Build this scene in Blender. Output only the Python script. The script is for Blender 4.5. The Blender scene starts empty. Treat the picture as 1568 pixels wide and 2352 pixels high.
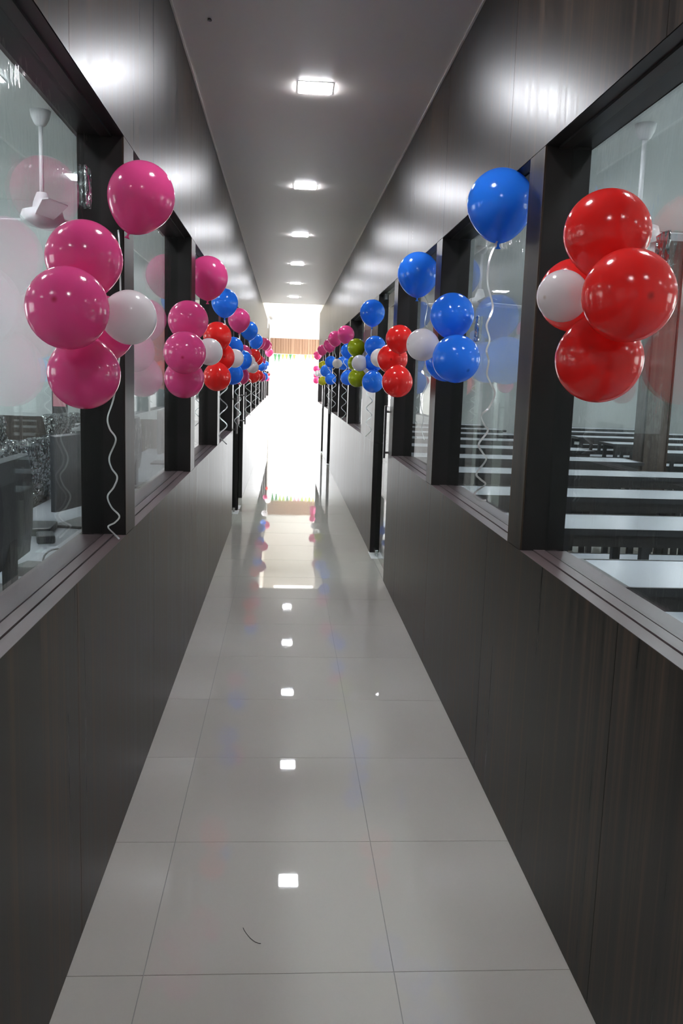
import bpy, bmesh, math, random
from mathutils import Vector, Matrix
random.seed(7)
S = bpy.context.scene
COL = S.collection

PI = math.pi
# ------------------------------------------------------------------ camera
F_PX, CX, CY, EYE = 1986.4, 784.0, 1176.0, 1.416
PITCH, YAW, ROLL = 0.1513, 0.0685, -0.0323
def cam_axes():
    cy, sy, cp, sp = math.cos(YAW), math.sin(YAW), math.cos(PITCH), math.sin(PITCH)
    fw = Vector((sy*cp, cy*cp, -sp)); rt = Vector((cy, -sy, 0)); up = rt.cross(fw)
    c, s = math.cos(ROLL), math.sin(ROLL)
    return c*rt - s*up, s*rt + c*up, fw
RT, UP, FW = cam_axes()
cam = bpy.data.cameras.new('camera'); cam_o = bpy.data.objects.new('camera', cam); COL.objects.link(cam_o)
cam.sensor_fit = 'HORIZONTAL'; cam.sensor_width = 36.0; cam.lens = F_PX/1568*36.0
cam.clip_start = 0.02; cam.clip_end = 300
m = Matrix((( RT.x, UP.x, -FW.x, 0), (RT.y, UP.y, -FW.y, 0), (RT.z, UP.z, -FW.z, EYE), (0, 0, 0, 1)))
cam_o.matrix_world = m
S.camera = cam_o

# ------------------------------------------------------------------ light and exposure
LAMP_L, ROOM_L, SKY = 185.0, 108.0, 11.0
S.view_settings.view_transform = 'Standard'; S.view_settings.look = 'None'
S.view_settings.exposure = 0.0; S.view_settings.gamma = 1.0; S.view_settings.use_curve_mapping = False
w = bpy.data.worlds.new('sky'); S.world = w; w.use_nodes = True
w.node_tree.nodes['Background'].inputs[0].default_value = (0.97, 0.985, 1.0, 1)
w.node_tree.nodes['Background'].inputs[1].default_value = SKY
cy_ = S.cycles
cy_.use_denoising = True; cy_.max_bounces = 10; cy_.diffuse_bounces = 5; cy_.glossy_bounces = 5
cy_.transparent_max_bounces = 24; cy_.transmission_bounces = 4
cy_.sample_clamp_indirect = 12.0; cy_.caustics_reflective = False; cy_.caustics_refractive = False
WIN_R = [(1.0, 3.0), (5.0, 7.0), (9.5, 11.5)]; WIN_L = [(1.5, 3.5), (5.5, 7.5), (11.0, 14.0)]   # unseen outer windows, added to brighten the room ceilings
for nm, (px, py, pz), (sx, sy_), rot in tuple(('room_portal', (7.42, (a+b)/2, 1.55), (b-a, 1.2), (PI/2, 0, PI/2)) for a, b in WIN_R) + tuple(('room_portal', (-5.62, (a+b)/2, 1.55), (b-a, 1.2), (PI/2, 0, -PI/2)) for a, b in WIN_L) + (('exit_portal', (0.36, 25.02, 1.05), (1.7, 2.1), (math.pi/2, 0, math.pi)),
                                ('court_portal', (1.2, 21.0, 4.36), (2.8, 4.4), (0, 0, 0))):
    ld = bpy.data.lights.new(nm, 'AREA'); ld.shape = 'RECTANGLE'; ld.size = sx; ld.size_y = sy_
    ld.cycles.is_portal = True
    lo = bpy.data.objects.new(nm, ld); lo.location = (px, py, pz); lo.rotation_euler = rot; COL.objects.link(lo)

# ------------------------------------------------------------------ dimensions (metres)
XL, XR, ZC = -0.486, 0.728, 2.870
GL, GR = XL - 0.070, XR + 0.080          # glass planes
ZS, ZH = 0.917, 2.100                    # sill, window head
Y0, YL_END, YR_END, YC_END, YB = -1.3, 25.0, 19.75, 17.35, 25.0
PI = math.pi

# ------------------------------------------------------------------ helpers
def ray(x, y):
    return RT*((x-CX)/F_PX) + UP*(-(y-CY)/F_PX) + FW
def pix_x(x, y, X):
    d = ray(x, y); t = X/d.x; return Vector((X, d.y*t, EYE + d.z*t))
def pix_y(x, y, Y):
    d = ray(x, y); t = Y/d.y; return Vector((d.x*t, Y, EYE + d.z*t))
def empty(name, loc=(0, 0, 0), rz=0.0, parent=None):
    o = bpy.data.objects.new(name, None); o.empty_display_size = 0.1; COL.objects.link(o)
    o.location = loc; o.rotation_euler = (0, 0, rz)
    if parent: o.parent = parent
    return o
def tag(o, label=None, cat=None, group=None, kind=None):
    if label: o['label'] = label
    if cat: o['category'] = cat
    if group: o['group'] = group
    if kind: o['kind'] = kind
    return o
def obj(name, bm, mats, parent=None, smooth=False, bevel=0.0, loc=None):
    me = bpy.data.meshes.new(name)
    bmesh.ops.recalc_face_normals(bm, faces=bm.faces)
    bm.to_mesh(me); bm.free()
    for mt in (mats if isinstance(mats, (list, tuple)) else [mats]): me.materials.append(mt)
    if smooth:
        for p in me.polygons: p.use_smooth = True
    o = bpy.data.objects.new(name, me); COL.objects.link(o)
    if parent: o.parent = parent
    if loc is not None: o.location = loc
    if bevel:
        md = o.modifiers.new('bevel', 'BEVEL'); md.width = bevel; md.segments = 2; md.limit_method = 'ANGLE'
    return o
def box(bm, x0, x1, y0, y1, z0, z1):
    x0, x1 = sorted((x0, x1)); y0, y1 = sorted((y0, y1)); z0, z1 = sorted((z0, z1))
    v = [bm.verts.new(p) for p in ((x0,y0,z0),(x1,y0,z0),(x1,y1,z0),(x0,y1,z0),(x0,y0,z1),(x1,y0,z1),(x1,y1,z1),(x0,y1,z1))]
    for f in ((0,3,2,1),(4,5,6,7),(0,1,5,4),(1,2,6,5),(2,3,7,6),(3,0,4,7)): bm.faces.new([v[i] for i in f])
def boxo(name, b, mat, parent=None, bevel=0.0):
    bm = bmesh.new(); box(bm, *b); return obj(name, bm, mat, parent, bevel=bevel)
def tube(bm, pts, r, seg=8, r_end=None):
    pts = [Vector(p) for p in pts]; rings = []; n = len(pts)
    for i, p in enumerate(pts):
        t = (pts[min(i+1, n-1)] - pts[max(i-1, 0)]).normalized()
        a = t.cross(Vector((0, 0, 1)));
        if a.length < 1e-3: a = t.cross(Vector((1, 0, 0)))
        a.normalize(); b = t.cross(a)
        rr = r if r_end is None else r + (r_end-r)*i/(n-1)
        rings.append([bm.verts.new(p + (a*math.cos(2*PI*k/seg) + b*math.sin(2*PI*k/seg))*rr) for k in range(seg)])
    for i in range(n-1):
        for k in range(seg): bm.faces.new((rings[i][k], rings[i][(k+1)%seg], rings[i+1][(k+1)%seg], rings[i+1][k]))
    bm.faces.new(rings[0][::-1]); bm.faces.new(rings[-1])
def lathe(bm, prof, seg=24, at=(0, 0, 0)):
    at = Vector(at); rings = []
    for r, z in prof:
        if r < 1e-6: rings.append([bm.verts.new(at + Vector((0, 0, z)))])
        else: rings.append([bm.verts.new(at + Vector((r*math.cos(2*PI*k/seg), r*math.sin(2*PI*k/seg), z))) for k in range(seg)])
    for a, b in zip(rings, rings[1:]):
        for k in range(seg):
            k2 = (k+1) % seg
            if len(a) == 1 and len(b) == 1: continue
            if len(a) == 1: bm.faces.new((a[0], b[k], b[k2]))
            elif len(b) == 1: bm.faces.new((a[k], b[0], a[k2]))
            else: bm.faces.new((a[k], b[k], b[k2], a[k2]))
def copy_tree(o, parent=None):
    c = o.copy(); COL.objects.link(c); c.parent = parent
    for ch in list(o.children): copy_tree(ch, c)
    return c

# ------------------------------------------------------------------ materials
def mat(name, col, rough=0.5, metal=0.0, spec=0.5, emis=None, estr=0.0, **kw):
    mt = bpy.data.materials.new(name); mt.use_nodes = True
    b = mt.node_tree.nodes['Principled BSDF']
    b.inputs['Base Color'].default_value = (*col, 1); b.inputs['Roughness'].default_value = rough
    b.inputs['Metallic'].default_value = metal; b.inputs['Specular IOR Level'].default_value = spec
    if emis: b.inputs['Emission Color'].default_value = (*emis, 1); b.inputs['Emission Strength'].default_value = estr
    for k, v in kw.items(): b.inputs[k].default_value = v
    return mt
def nodes(mt): return mt.node_tree.nodes, mt.node_tree.links, mt.node_tree.nodes['Principled BSDF']
def streaks(mt, c1, c2, scale=(45, 45, 0.9), bump=0.15, rough=None, detail=4.0, c3=None, axis_world=True, dist=0.002):
    n, l, b = nodes(mt)
    g = n.new('ShaderNodeNewGeometry'); mp = n.new('ShaderNodeMapping'); mp.inputs['Scale'].default_value = scale
    l.new(g.outputs['Position'], mp.inputs['Vector'])
    t = n.new('ShaderNodeTexNoise'); t.inputs['Scale'].default_value = 1.0; t.inputs['Detail'].default_value = detail; t.inputs['Roughness'].default_value = 0.65
    l.new(mp.outputs[0], t.inputs['Vector'])
    r = n.new('ShaderNodeValToRGB'); r.color_ramp.elements[0].position = 0.34; r.color_ramp.elements[1].position = 0.66
    r.color_ramp.elements[0].color = (*c1, 1); r.color_ramp.elements[1].color = (*c2, 1)
    if c3: e = r.color_ramp.elements.new(0.5); e.color = (*c3, 1)
    l.new(t.outputs['Fac'], r.inputs[0]); l.new(r.outputs[0], b.inputs['Base Color'])
    if bump:
        bp = n.new('ShaderNodeBump'); bp.inputs['Strength'].default_value = bump; bp.inputs['Distance'].default_value = dist
        l.new(t.outputs['Fac'], bp.inputs['Height']); l.new(bp.outputs[0], b.inputs['Normal'])
    if rough:
        m2 = n.new('ShaderNodeMapRange'); m2.inputs['From Min'].default_value = 0.3; m2.inputs['From Max'].default_value = 0.7
        m2.inputs['To Min'].default_value = rough[0]; m2.inputs['To Max'].default_value = rough[1]
        l.new(t.outputs['Fac'], m2.inputs['Value']); l.new(m2.outputs[0], b.inputs['Roughness'])
    return mt
M = {}
M['laminate'] = streaks(mat('brown_laminate', (.08, .065, .05), spec=0.34), (.007, .0060, .0050), (.060, .038, .025), scale=(30, 30, 0.45), rough=(.27, .37), bump=0, c3=(.020, .0150, .0118))
n, l, b = nodes(M['laminate']); tg = n.new('ShaderNodeCombineXYZ'); tg.inputs[2].default_value = 1.0
l.new(tg.outputs[0], b.inputs['Tangent']); b.inputs['Anisotropic'].default_value = .55      # satin finish brushed by the vertical grain
df = n.new('ShaderNodeBsdfDiffuse'); l.new(b.inputs['Base Color'].links[0].from_socket, df.inputs[0]); mx = n.new('ShaderNodeMixShader'); mx.inputs[0].default_value = .66
l.new(df.outputs[0], mx.inputs[1]); l.new(b.outputs[0], mx.inputs[2]); l.new(mx.outputs[0], n['Material Output'].inputs[0])
M['dark'] = mat('dark_frame', (.013, .0105, .010), 0.38, spec=.3)
M['sill'] = streaks(mat('sill_laminate', (.12, .08, .08)), (.085, .060, .062), (.115, .082, .084), scale=(60, .8, 4), bump=0, rough=(.30, .36))
M['core'] = mat('partition_core', (.02, .018, .016), 0.7)
M['ceiling'] = mat('ceiling_paint', (.91, .855, .80), 0.5, spec=0.3)
M['white_wall'] = mat('white_wall_paint', (.86, .84, .80), 0.6)
M['room_wall'] = mat('room_wall_paint', (.72, .76, .76), 0.6)
M['room_ceiling'] = mat('room_ceiling_paint', (.80, .84, .82), 0.7)
M['grout'] = mat('grout', (.33, .32, .30), 0.8)
M['beige'] = streaks(mat('beige_laminate', (.62, .55, .46)), (.60, .53, .44), (.70, .62, .53), scale=(20, 20, .5), bump=0, rough=(.35, .4))
M['tan_wood'] = streaks(mat('tan_wood', (.4, .24, .16)), (.27, .145, .085), (.44, .27, .18), scale=(26, 26, .4), bump=0, rough=(.4, .5), detail=1.5)
M['dark_wood'] = streaks(mat('dark_wood', (.05, .035, .028)), (.035, .026, .021), (.085, .062, .05), scale=(22, 22, .5), bump=.05, rough=(.35, .45))
M['steel'] = mat('dark_steel', (.16, .15, .15), 0.28, metal=0.9)
M['chrome'] = mat('chrome', (.62, .64, .64), 0.18, metal=1.0)
M['white_plate'] = mat('white_plate', (.75, .75, .76), 0.35)
M['lamp'] = mat('lamp_diffuser', (.9, .9, .9), 0.4, emis=(.94, .95, 1.0), estr=LAMP_L)
M['room_lamp'] = mat('room_lamp_diffuser', (.9, .9, .9), 0.4, emis=(.90, .96, 1.0), estr=ROOM_L)
M['white_metal'] = mat('white_metal', (.78, .78, .80), 0.3)
M['desk_top'] = mat('white_desk_laminate', (.64, .68, .74), 0.25)
M['desk_frame'] = mat('dark_desk_frame', (.030, .032, .036), 0.35)
M['panel_dark'] = mat('dark_modesty_panel', (.028, .026, .026), 0.4)
M['black_plastic'] = mat('black_plastic', (.022, .026, .030), 0.38)
M['grey_plastic'] = mat('grey_plastic', (.055, .062, .072), 0.35)
M['foam'] = mat('white_foam', (.75, .77, .78), 0.7)
M['ribbon'] = mat('silver_ribbon', (.72, .72, .72), 0.25, metal=0.35)
M['chair_mesh'] = mat('black_chair_fabric', (.02, .022, .026), 0.8)
M['ground'] = mat('paving', (.72, .72, .70), 0.8)
M['screen'] = mat('screen_picture', (.5, .2, .25), 0.3, emis=(.8, .30, .36), estr=.3)
# polished tile
mt = mat('polished_tile', (.62, .60, .55), 0.02, spec=0.5); n, l, b = nodes(mt)
g = n.new('ShaderNodeNewGeometry'); t = n.new('ShaderNodeTexNoise'); t.inputs['Scale'].default_value = 1.7; t.inputs['Detail'].default_value = 3
l.new(g.outputs['Position'], t.inputs['Vector'])
r = n.new('ShaderNodeValToRGB'); r.color_ramp.elements[0].color = (.52, .495, .45, 1); r.color_ramp.elements[1].color = (.57, .545, .495, 1)
l.new(t.outputs['Fac'], r.inputs[0]); l.new(r.outputs[0], b.inputs['Base Color'])
t2 = n.new('ShaderNodeTexNoise'); t2.inputs['Scale'].default_value = 6.0; l.new(g.outputs['Position'], t2.inputs['Vector'])
bp = n.new('ShaderNodeBump'); bp.inputs['Strength'].default_value = .006; bp.inputs['Distance'].default_value = .004
l.new(t2.outputs['Fac'], bp.inputs['Height']); l.new(bp.outputs[0], b.inputs['Normal'])
M['tile'] = mt
# window glass: clear pane with angle dependent mirror reflection on each face
def glass(name, tint=(.94, .955, .96), film=True):
    mt = bpy.data.materials.new(name); mt.use_nodes = True; n, l = mt.node_tree.nodes, mt.node_tree.links
    n.remove(n['Principled BSDF']); out = n['Material Output']
    g = n.new('ShaderNodeNewGeometry'); d = n.new('ShaderNodeVectorMath'); d.operation = 'DOT_PRODUCT'
    l.new(g.outputs['Normal'], d.inputs[0]); l.new(g.outputs['Incoming'], d.inputs[1])
    a = n.new('ShaderNodeMath'); a.operation = 'ABSOLUTE'; l.new(d.outputs['Value'], a.inputs[0])
    s = n.new('ShaderNodeMath'); s.operation = 'SUBTRACT'; s.inputs[0].default_value = 1.0; l.new(a.outputs[0], s.inputs[1])
    p = n.new('ShaderNodeMath'); p.operation = 'POWER'; l.new(s.outputs[0], p.inputs[0]); p.inputs[1].default_value = 5.0
    ma = n.new('ShaderNodeMath'); ma.operation = 'MULTIPLY_ADD'; l.new(p.outputs[0], ma.inputs[0]); ma.inputs[1].default_value = .955; ma.inputs[2].default_value = .045
    tr = n.new('ShaderNodeBsdfTransparent'); tr.inputs[0].default_value = (*tint, 1)
    gl = n.new('ShaderNodeBsdfGlossy'); gl.inputs['Roughness'].default_value = 0.0
    mx = n.new('ShaderNodeMixShader'); l.new(ma.outputs[0], mx.inputs[0]); l.new(tr.outputs[0], mx.inputs[1]); l.new(gl.outputs[0], mx.inputs[2])
    if film:     # thin wrinkled protective film left on the panes, glinting where lamps hit it
        mp = n.new('ShaderNodeMapping'); mp.inputs['Scale'].default_value = (9, 9, 5); l.new(g.outputs['Position'], mp.inputs['Vector'])
        t1 = n.new('ShaderNodeTexNoise'); t1.inputs['Scale'].default_value = 1.0; t1.inputs['Detail'].default_value = 3; l.new(mp.outputs[0], t1.inputs['Vector'])
        bp = n.new('ShaderNodeBump'); bp.inputs['Strength'].default_value = 1.0; bp.inputs['Distance'].default_value = .012; l.new(t1.outputs['Fac'], bp.inputs['Height'])
        g2 = n.new('ShaderNodeBsdfGlossy'); g2.inputs['Roughness'].default_value = .05; l.new(bp.outputs[0], g2.inputs['Normal'])
        m2 = n.new('ShaderNodeMixShader'); m2.inputs[0].default_value = .055
        l.new(mx.outputs[0], m2.inputs[1]); l.new(g2.outputs[0], m2.inputs[2]); mx = m2
    l.new(mx.outputs[0], out.inputs[0]); return mt
M['glass'] = glass('window_glass')
M['door_glass'] = glass('door_glass', (.90, .95, .93), False)
# crinkled clear wrap
mt = bpy.data.materials.new('clear_wrap'); mt.use_nodes = True; n, l = mt.node_tree.nodes, mt.node_tree.links
n.remove(n['Principled BSDF'])
g = n.new('ShaderNodeNewGeometry'); v = n.new('ShaderNodeTexVoronoi'); v.inputs['Scale'].default_value = 34; l.new(g.outputs['Position'], v.inputs['Vector'])
bp = n.new('ShaderNodeBump'); bp.inputs['Strength'].default_value = 1.0; bp.inputs['Distance'].default_value = .02; l.new(v.outputs['Distance'], bp.inputs['Height'])
gl = n.new('ShaderNodeBsdfGlossy'); gl.inputs['Roughness'].default_value = .12; l.new(bp.outputs[0], gl.inputs['Normal'])
tr = n.new('ShaderNodeBsdfTransparent'); tr.inputs[0].default_value = (.85, .88, .9, 1); mx = n.new('ShaderNodeMixShader'); mx.inputs[0].default_value = .5
l.new(tr.outputs[0], mx.inputs[1]); l.new(gl.outputs[0], mx.inputs[2]); l.new(mx.outputs[0], n['Material Output'].inputs[0])
M['wrap'] = mt
# latex
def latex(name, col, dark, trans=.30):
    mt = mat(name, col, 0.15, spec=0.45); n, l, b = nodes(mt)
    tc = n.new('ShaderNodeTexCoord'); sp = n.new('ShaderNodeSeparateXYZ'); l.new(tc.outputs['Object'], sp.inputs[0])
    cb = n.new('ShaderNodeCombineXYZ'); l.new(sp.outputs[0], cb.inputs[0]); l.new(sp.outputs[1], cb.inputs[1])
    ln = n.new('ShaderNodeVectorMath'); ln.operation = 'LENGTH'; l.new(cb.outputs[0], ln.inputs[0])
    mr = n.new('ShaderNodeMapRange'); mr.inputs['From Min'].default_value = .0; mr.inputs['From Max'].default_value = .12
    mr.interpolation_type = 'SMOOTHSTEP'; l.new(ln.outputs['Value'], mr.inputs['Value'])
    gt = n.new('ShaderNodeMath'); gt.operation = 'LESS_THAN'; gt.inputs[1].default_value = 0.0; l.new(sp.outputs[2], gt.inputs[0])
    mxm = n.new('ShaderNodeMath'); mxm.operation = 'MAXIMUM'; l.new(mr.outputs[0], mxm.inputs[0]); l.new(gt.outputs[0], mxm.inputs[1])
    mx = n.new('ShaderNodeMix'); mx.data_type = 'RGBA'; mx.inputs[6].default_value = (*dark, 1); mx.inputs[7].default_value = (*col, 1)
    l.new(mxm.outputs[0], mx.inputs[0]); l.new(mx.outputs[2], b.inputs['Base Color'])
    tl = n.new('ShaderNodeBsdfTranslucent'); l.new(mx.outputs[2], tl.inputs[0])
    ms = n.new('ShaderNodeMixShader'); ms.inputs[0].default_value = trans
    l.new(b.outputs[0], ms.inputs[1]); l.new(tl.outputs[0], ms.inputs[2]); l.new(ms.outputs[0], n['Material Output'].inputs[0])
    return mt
LATEX = {
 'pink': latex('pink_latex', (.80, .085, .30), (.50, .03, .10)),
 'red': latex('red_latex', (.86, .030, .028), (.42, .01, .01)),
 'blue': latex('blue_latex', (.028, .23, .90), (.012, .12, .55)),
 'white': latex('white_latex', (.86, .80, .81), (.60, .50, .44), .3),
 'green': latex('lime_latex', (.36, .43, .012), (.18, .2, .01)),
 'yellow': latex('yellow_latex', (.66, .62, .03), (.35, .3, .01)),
}

# ------------------------------------------------------------------ floor
floor = tag(boxo('floor', (-6, 7.6, Y0-.4, YB, -.12, -.003), M['grout']), kind='structure')
tile_meshes = {}
def tile(x0, x1, y0, y1):
    key = (round(x1-x0, 4), round(y1-y0, 4))
    if key not in tile_meshes:
        bm = bmesh.new(); gx, gy = key; q = .0012
        box(bm, q, gx-q, q, gy-q, -.012, 0)
        o = obj('tile', bm, M['tile'], floor); tile_meshes[key] = o.data; o.location = (x0, y0, 0); return
    o = bpy.data.objects.new('tile', tile_meshes[key]); COL.objects.link(o); o.parent = floor; o.location = (x0, y0, 0)
cols = [(XL-.002, -.307), (-.307, .293), (.293, XR+.002)]
yy = 1.893 - .6*5
rows = []
while yy < YB - .01:
    rows.append((yy, min(yy+.6, YB))); yy += .6
for (a, b_) in rows:
    if a < 13.2:
        for c0, c1 in cols: tile(c0, c1, a, b_)
bm = bmesh.new()
for (a, b_) in rows:
    if a >= 13.2:
        cc = list(cols)
        if a > YR_END - .3: cc[2] = (.293, .893); cc += [(.893+.6*k, 1.493+.6*k) for k in range(5)]
        for c0, c1 in cc: box(bm, c0+.0012, c1-.0012, a+.0012, b_-.0012, -.012, 0)
tag(obj('tile', bm, M['tile'], floor), kind='stuff')
def room_floor(x0, x1, y0, y1):
    bm = bmesh.new(); x = x0
    while x < x1-.01:
        y = y0
        while y < y1-.01:
            box(bm, x+.0015, min(x+.6, x1)-.0015, y+.0015, min(y+.6, y1)-.0015, -.012, 0); y += .6
        x += .6
    tag(obj('tile', bm, M['tile'], floor), kind='stuff')
room_floor(XR+.004, 7.3, -1.2, 16.4)
room_floor(-5.5, XL-.004, -1.2, 8.15)
room_floor(-5.5, XL-.004, 8.3, 17.3)

# ------------------------------------------------------------------ ceiling
ceiling = tag(boxo('ceiling', (XL-.14, XR+.14, Y0-.4, YC_END, ZC, ZC+.2), M['ceiling']), kind='structure')
boxo('room_ceiling', (XR+.14, 7.4, Y0-.4, 16.6, 2.90, 3.05), M['room_ceiling'], ceiling)
boxo('room_ceiling', (-5.6, XL-.14, Y0-.4, 17.35, 2.90, 3.05), M['room_ceiling'], ceiling)
bm = bmesh.new(); lathe(bm, [(0, 0), (.010, 0), (.008, .006), (0, .008)], 10, (-.345, 3.857, ZC-.008))
obj('dark_spot', bm, M['dark'], ceiling)  # small dark disc for a black spot on the ceiling
tag(boxo('trim_1', (XL, XL+.008, Y0, YC_END, ZC-.008, ZC), M['ceiling']), kind='structure')
tag(boxo('trim_2', (XR-.008, XR, Y0, YC_END, ZC-.008, ZC), M['ceiling']), kind='structure')

# ------------------------------------------------------------------ corridor partitions
JOINT = 1.22
def side_x(side, d):    # d > 0 goes into the partition, away from the corridor
    return XL - d if side < 0 else XR + d
def build_wall(side, y_end, posts, doors, joint0, name):
    gd = .070 if side < 0 else .080
    X = lambda d: side_x(side, d)
    bm = bmesh.new()
    segs = []; y = Y0
    for d0, d1 in doors: segs.append((y, d0)); y = d1
    segs.append((y, y_end))
    for a, b_ in segs: box(bm, X(.006), X(.14), a, b_, 0, ZS-.012)
    box(bm, X(.006), X(.14), Y0, y_end, ZH+.012, ZC)
    wall = tag(obj(name, bm, M['core']), kind='structure')
    # laminate panels, joints every 1.22 m
    js = [joint0 + JOINT*k for k in range(-3, 22)]
    def panels(a, b_, z0, z1):
        cuts = [a] + [j for j in js if a+.06 < j < b_-.06] + [b_]
        for c0, c1 in zip(cuts, cuts[1:]):
            boxo('panel', (X(0), X(.006), c0+.0012, c1-.0012, z0, z1), M['laminate'], wall)
            boxo('panel', (X(.14), X(.146), c0+.0012, c1-.0012, z0, z1), M['laminate'], wall)
    for a, b_ in segs: panels(a, b_, .002, ZS-.0008)
    panels(Y0, y_end, ZH, ZC-.0005)
    # posts
    for a, b_, full in posts:
        z0 = .001 if full else ZS
        po = boxo('post', (X(.005), X(.135), a, b_, z0, ZH-.001), M['dark'], wall)
        boxo('post_facing', (X(0), X(.005), a+.001, b_-.001, z0+.001, ZH-.002), M['laminate'], po)
    # end caps of the dado at door openings
    for d0, d1 in doors:
        boxo('door_jamb', (X(.003), X(.143), d0-.001, d0+.004, .002, ZS-.004), M['laminate'], wall)
        boxo('door_jamb', (X(.003), X(.143), d1-.004, d1+.001, .002, ZS-.004), M['dark'], wall)
    boxo('head_lining', (X(.002), X(.14), Y0, y_end, ZH-.001, ZH+.012), M['dark'], wall)
    return wall, gd
wn = [0]
def build_windows(side, gd, posts, doors, y_end):
    X = lambda d: side_x(side, d)
    edges = sorted([(a, b_) for a, b_, _ in posts])
    y = Y0; spans = []
    for a, b_ in edges:
        if a - y > .05: spans.append((y, a))
        y = b_
    if y_end - y > .05: spans.append((y, y_end))
    for a, b_ in spans:
        if any(d0 - .02 <= a and b_ <= d1 + .02 for d0, d1 in doors): continue
        wn[0] += 1
        wdw = tag(empty('window_%d' % wn[0], (X(gd), (a+b_)/2, ZS)), kind='structure')
        inv = Matrix.Translation(-Vector((X(gd), (a+b_)/2, ZS)))
        def part(nm, b, mt_, bev=0):
            o = boxo(nm, b, mt_, None, bev); o.data.transform(inv); o.parent = wdw; return o
        part('pane', (X(gd-.003), X(gd+.003), a-.004, b_+.004, ZS-.004, ZH+.004), M['glass'])
        part('sill', (X(0), X(gd*.50-.0015), a, b_, ZS-.0007, ZS+.0003), M['sill'])
        part('glazing_bead', (X(gd*.50+.0015), X(gd-.004), a, b_, ZS-.012, ZS+.003), M['sill'])
        part('inner_sill', (X(gd+.004), X(.146), a, b_, ZS-.012, ZS), M['sill'])
        part('head_bead', (X(gd*.5), X(gd-.004), a, b_, ZH-.008, ZH-.001), M['dark'])
postsL = [(-.95, -.79, 0), (.87, 1.03, 0), (2.69, 2.853, 0), (4.54, 4.73, 0), (6.33, 6.53, 0), (8.08, 8.24, 0), (9.2, 9.36, 1), (10.2, 10.36, 0),
          (12.4, 12.56, 0), (14.33, 14.49, 0), (16.13, 16.29, 0), (18.2, 18.36, 0), (20.0, 20.16, 0), (21.8, 21.96, 0), (24.84, 25.0, 0)]
doorsL = [(8.24, 9.2), (9.36, 10.2)]
postsR = [(-1.1, -.94, 0), (.75, .91, 0), (2.565, 2.72, 0), (4.21, 4.37, 0), (5.83, 6.03, 0), (7.05, 7.19, 0), (8.22, 8.27, 0), (10.08, 10.24, 0), (11.86, 12.02, 0),
          (13.65, 13.81, 0), (14.7, 14.86, 0), (16.24, 16.4, 0), (17.2, 17.36, 0), (19.6, 19.75, 0)]
doorsR = [(6.03, 7.05), (13.81, 14.7), (16.4, 17.2)]
wallL, gdl = build_wall(-1, YL_END, postsL, doorsL, 2.05, 'wall_left')
build_windows(-1, gdl, postsL, doorsL, YL_END)
wallR, gdr = build_wall(1, YR_END, postsR, doorsR, 1.77, 'wall_right')
build_windows(1, gdr, [p for p in postsR] + [(7.19, 8.23, 0)], doorsR, YR_END)
# wide pier beside the first door on the right
boxo('pier', (XR+.005, XR+.135, 7.19, 8.23, ZS, ZH-.001), M['core'], wallR)
boxo('panel', (XR, XR+.005, 7.191, 8.219, ZS, ZH-.002), M['laminate'], wallR)

# ------------------------------------------------------------------ glass doors
def make_door(num, side, d0, d1, handle_near=True, leaf=True):
    gd = .035 if side < 0 else .045
    X = lambda d: side_x(side, d)
    dr = tag(empty('door_%d' % num, (X(gd), d0, 0)), kind='structure')
    inv = Matrix.Translation(-Vector((X(gd), d0, 0)))
    def part(nm, bm, mt_, parent=dr, bev=0, smooth=False):
        o = obj(nm, bm, mt_, None, bevel=bev, smooth=smooth); o.data.transform(inv); o.parent = parent; return o
    bm = bmesh.new(); box(bm, X(gd-.005), X(gd+.005), d0+.006, d1-.006, .012, ZH-.006); part('door_leaf', bm, M['door_glass'])
    hy = d0+.10 if handle_near else d1-.10
    h = empty('handle', (0, 0, 0), 0, dr)
    off = .062
    for dd in (gd-off, gd+off):
        bm = bmesh.new(); box(bm, X(dd-.008), X(dd+.008), hy-.014, hy+.014, .875, 1.245); part('bar', bm, M['steel'], h, .002)
    for z in (.915, 1.205):
        bm = bmesh.new(); tube(bm, [(X(gd-off), hy, z), (X(gd+off), hy, z)], .008, 10); part('rod', bm, M['steel'], h, smooth=True)
    py = d1-.09 if handle_near else d0+.09
    for z0, z1 in ((.010, .055), (ZH-.052, ZH-.004)):
        bm = bmesh.new(); box(bm, X(gd-.016), X(gd+.016), py-.075, py+.075, z0, z1); part('patch_fitting', bm, M['chrome'], bev=.003)
    bm = bmesh.new(); box(bm, X(gd-.055), X(gd+.055), py-.15, py+.12, 0, .004); part('floor_spring_plate', bm, M['white_plate'], bev=.001)
    return dr
make_door(1, 1, 6.03, 7.05); make_door(2, -1, 8.24, 9.2); make_door(3, -1, 9.36, 10.2, False)
make_door(4, 1, 13.81, 14.7); make_door(5, 1, 16.4, 17.2)

# ------------------------------------------------------------------ far court with open sky and exit
tag(boxo('wall_left_upper', (XL-.14, XL, YC_END, YB, ZC, 4.2), M['beige']), kind='structure')
wallL_f = []
bm = bmesh.new()
box(bm, XL-.14, 3.6, YB, YB+.2, 2.53, 4.2); box(bm, 1.25, 3.6, YB, YB+.2, 0, 2.53); box(bm, XL-.14, XL+.03, YB, YB+.2, 0, 2.53)
wall_back = tag(obj('wall_back', bm, M['white_wall']), kind='structure')
bm = bmesh.new()
k = 0; x = XL+.03
while x < 1.249:
    x1 = min(x+.075, 1.25); box(bm, x+.002, x1-.002, YB-.012 - .006*(k % 2), YB+.16, 2.10, 2.53); x = x1; k += 1
box(bm, XL+.03, 1.25, YB+.01, YB+.03, 2.10, 2.53)
obj('lintel_cladding', bm, M['tan_wood'], wall_back)
tag(boxo('wall_side_court', (3.5, 3.6, YR_END, YB, 0, 4.2), M['white_wall']), kind='structure')
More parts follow.
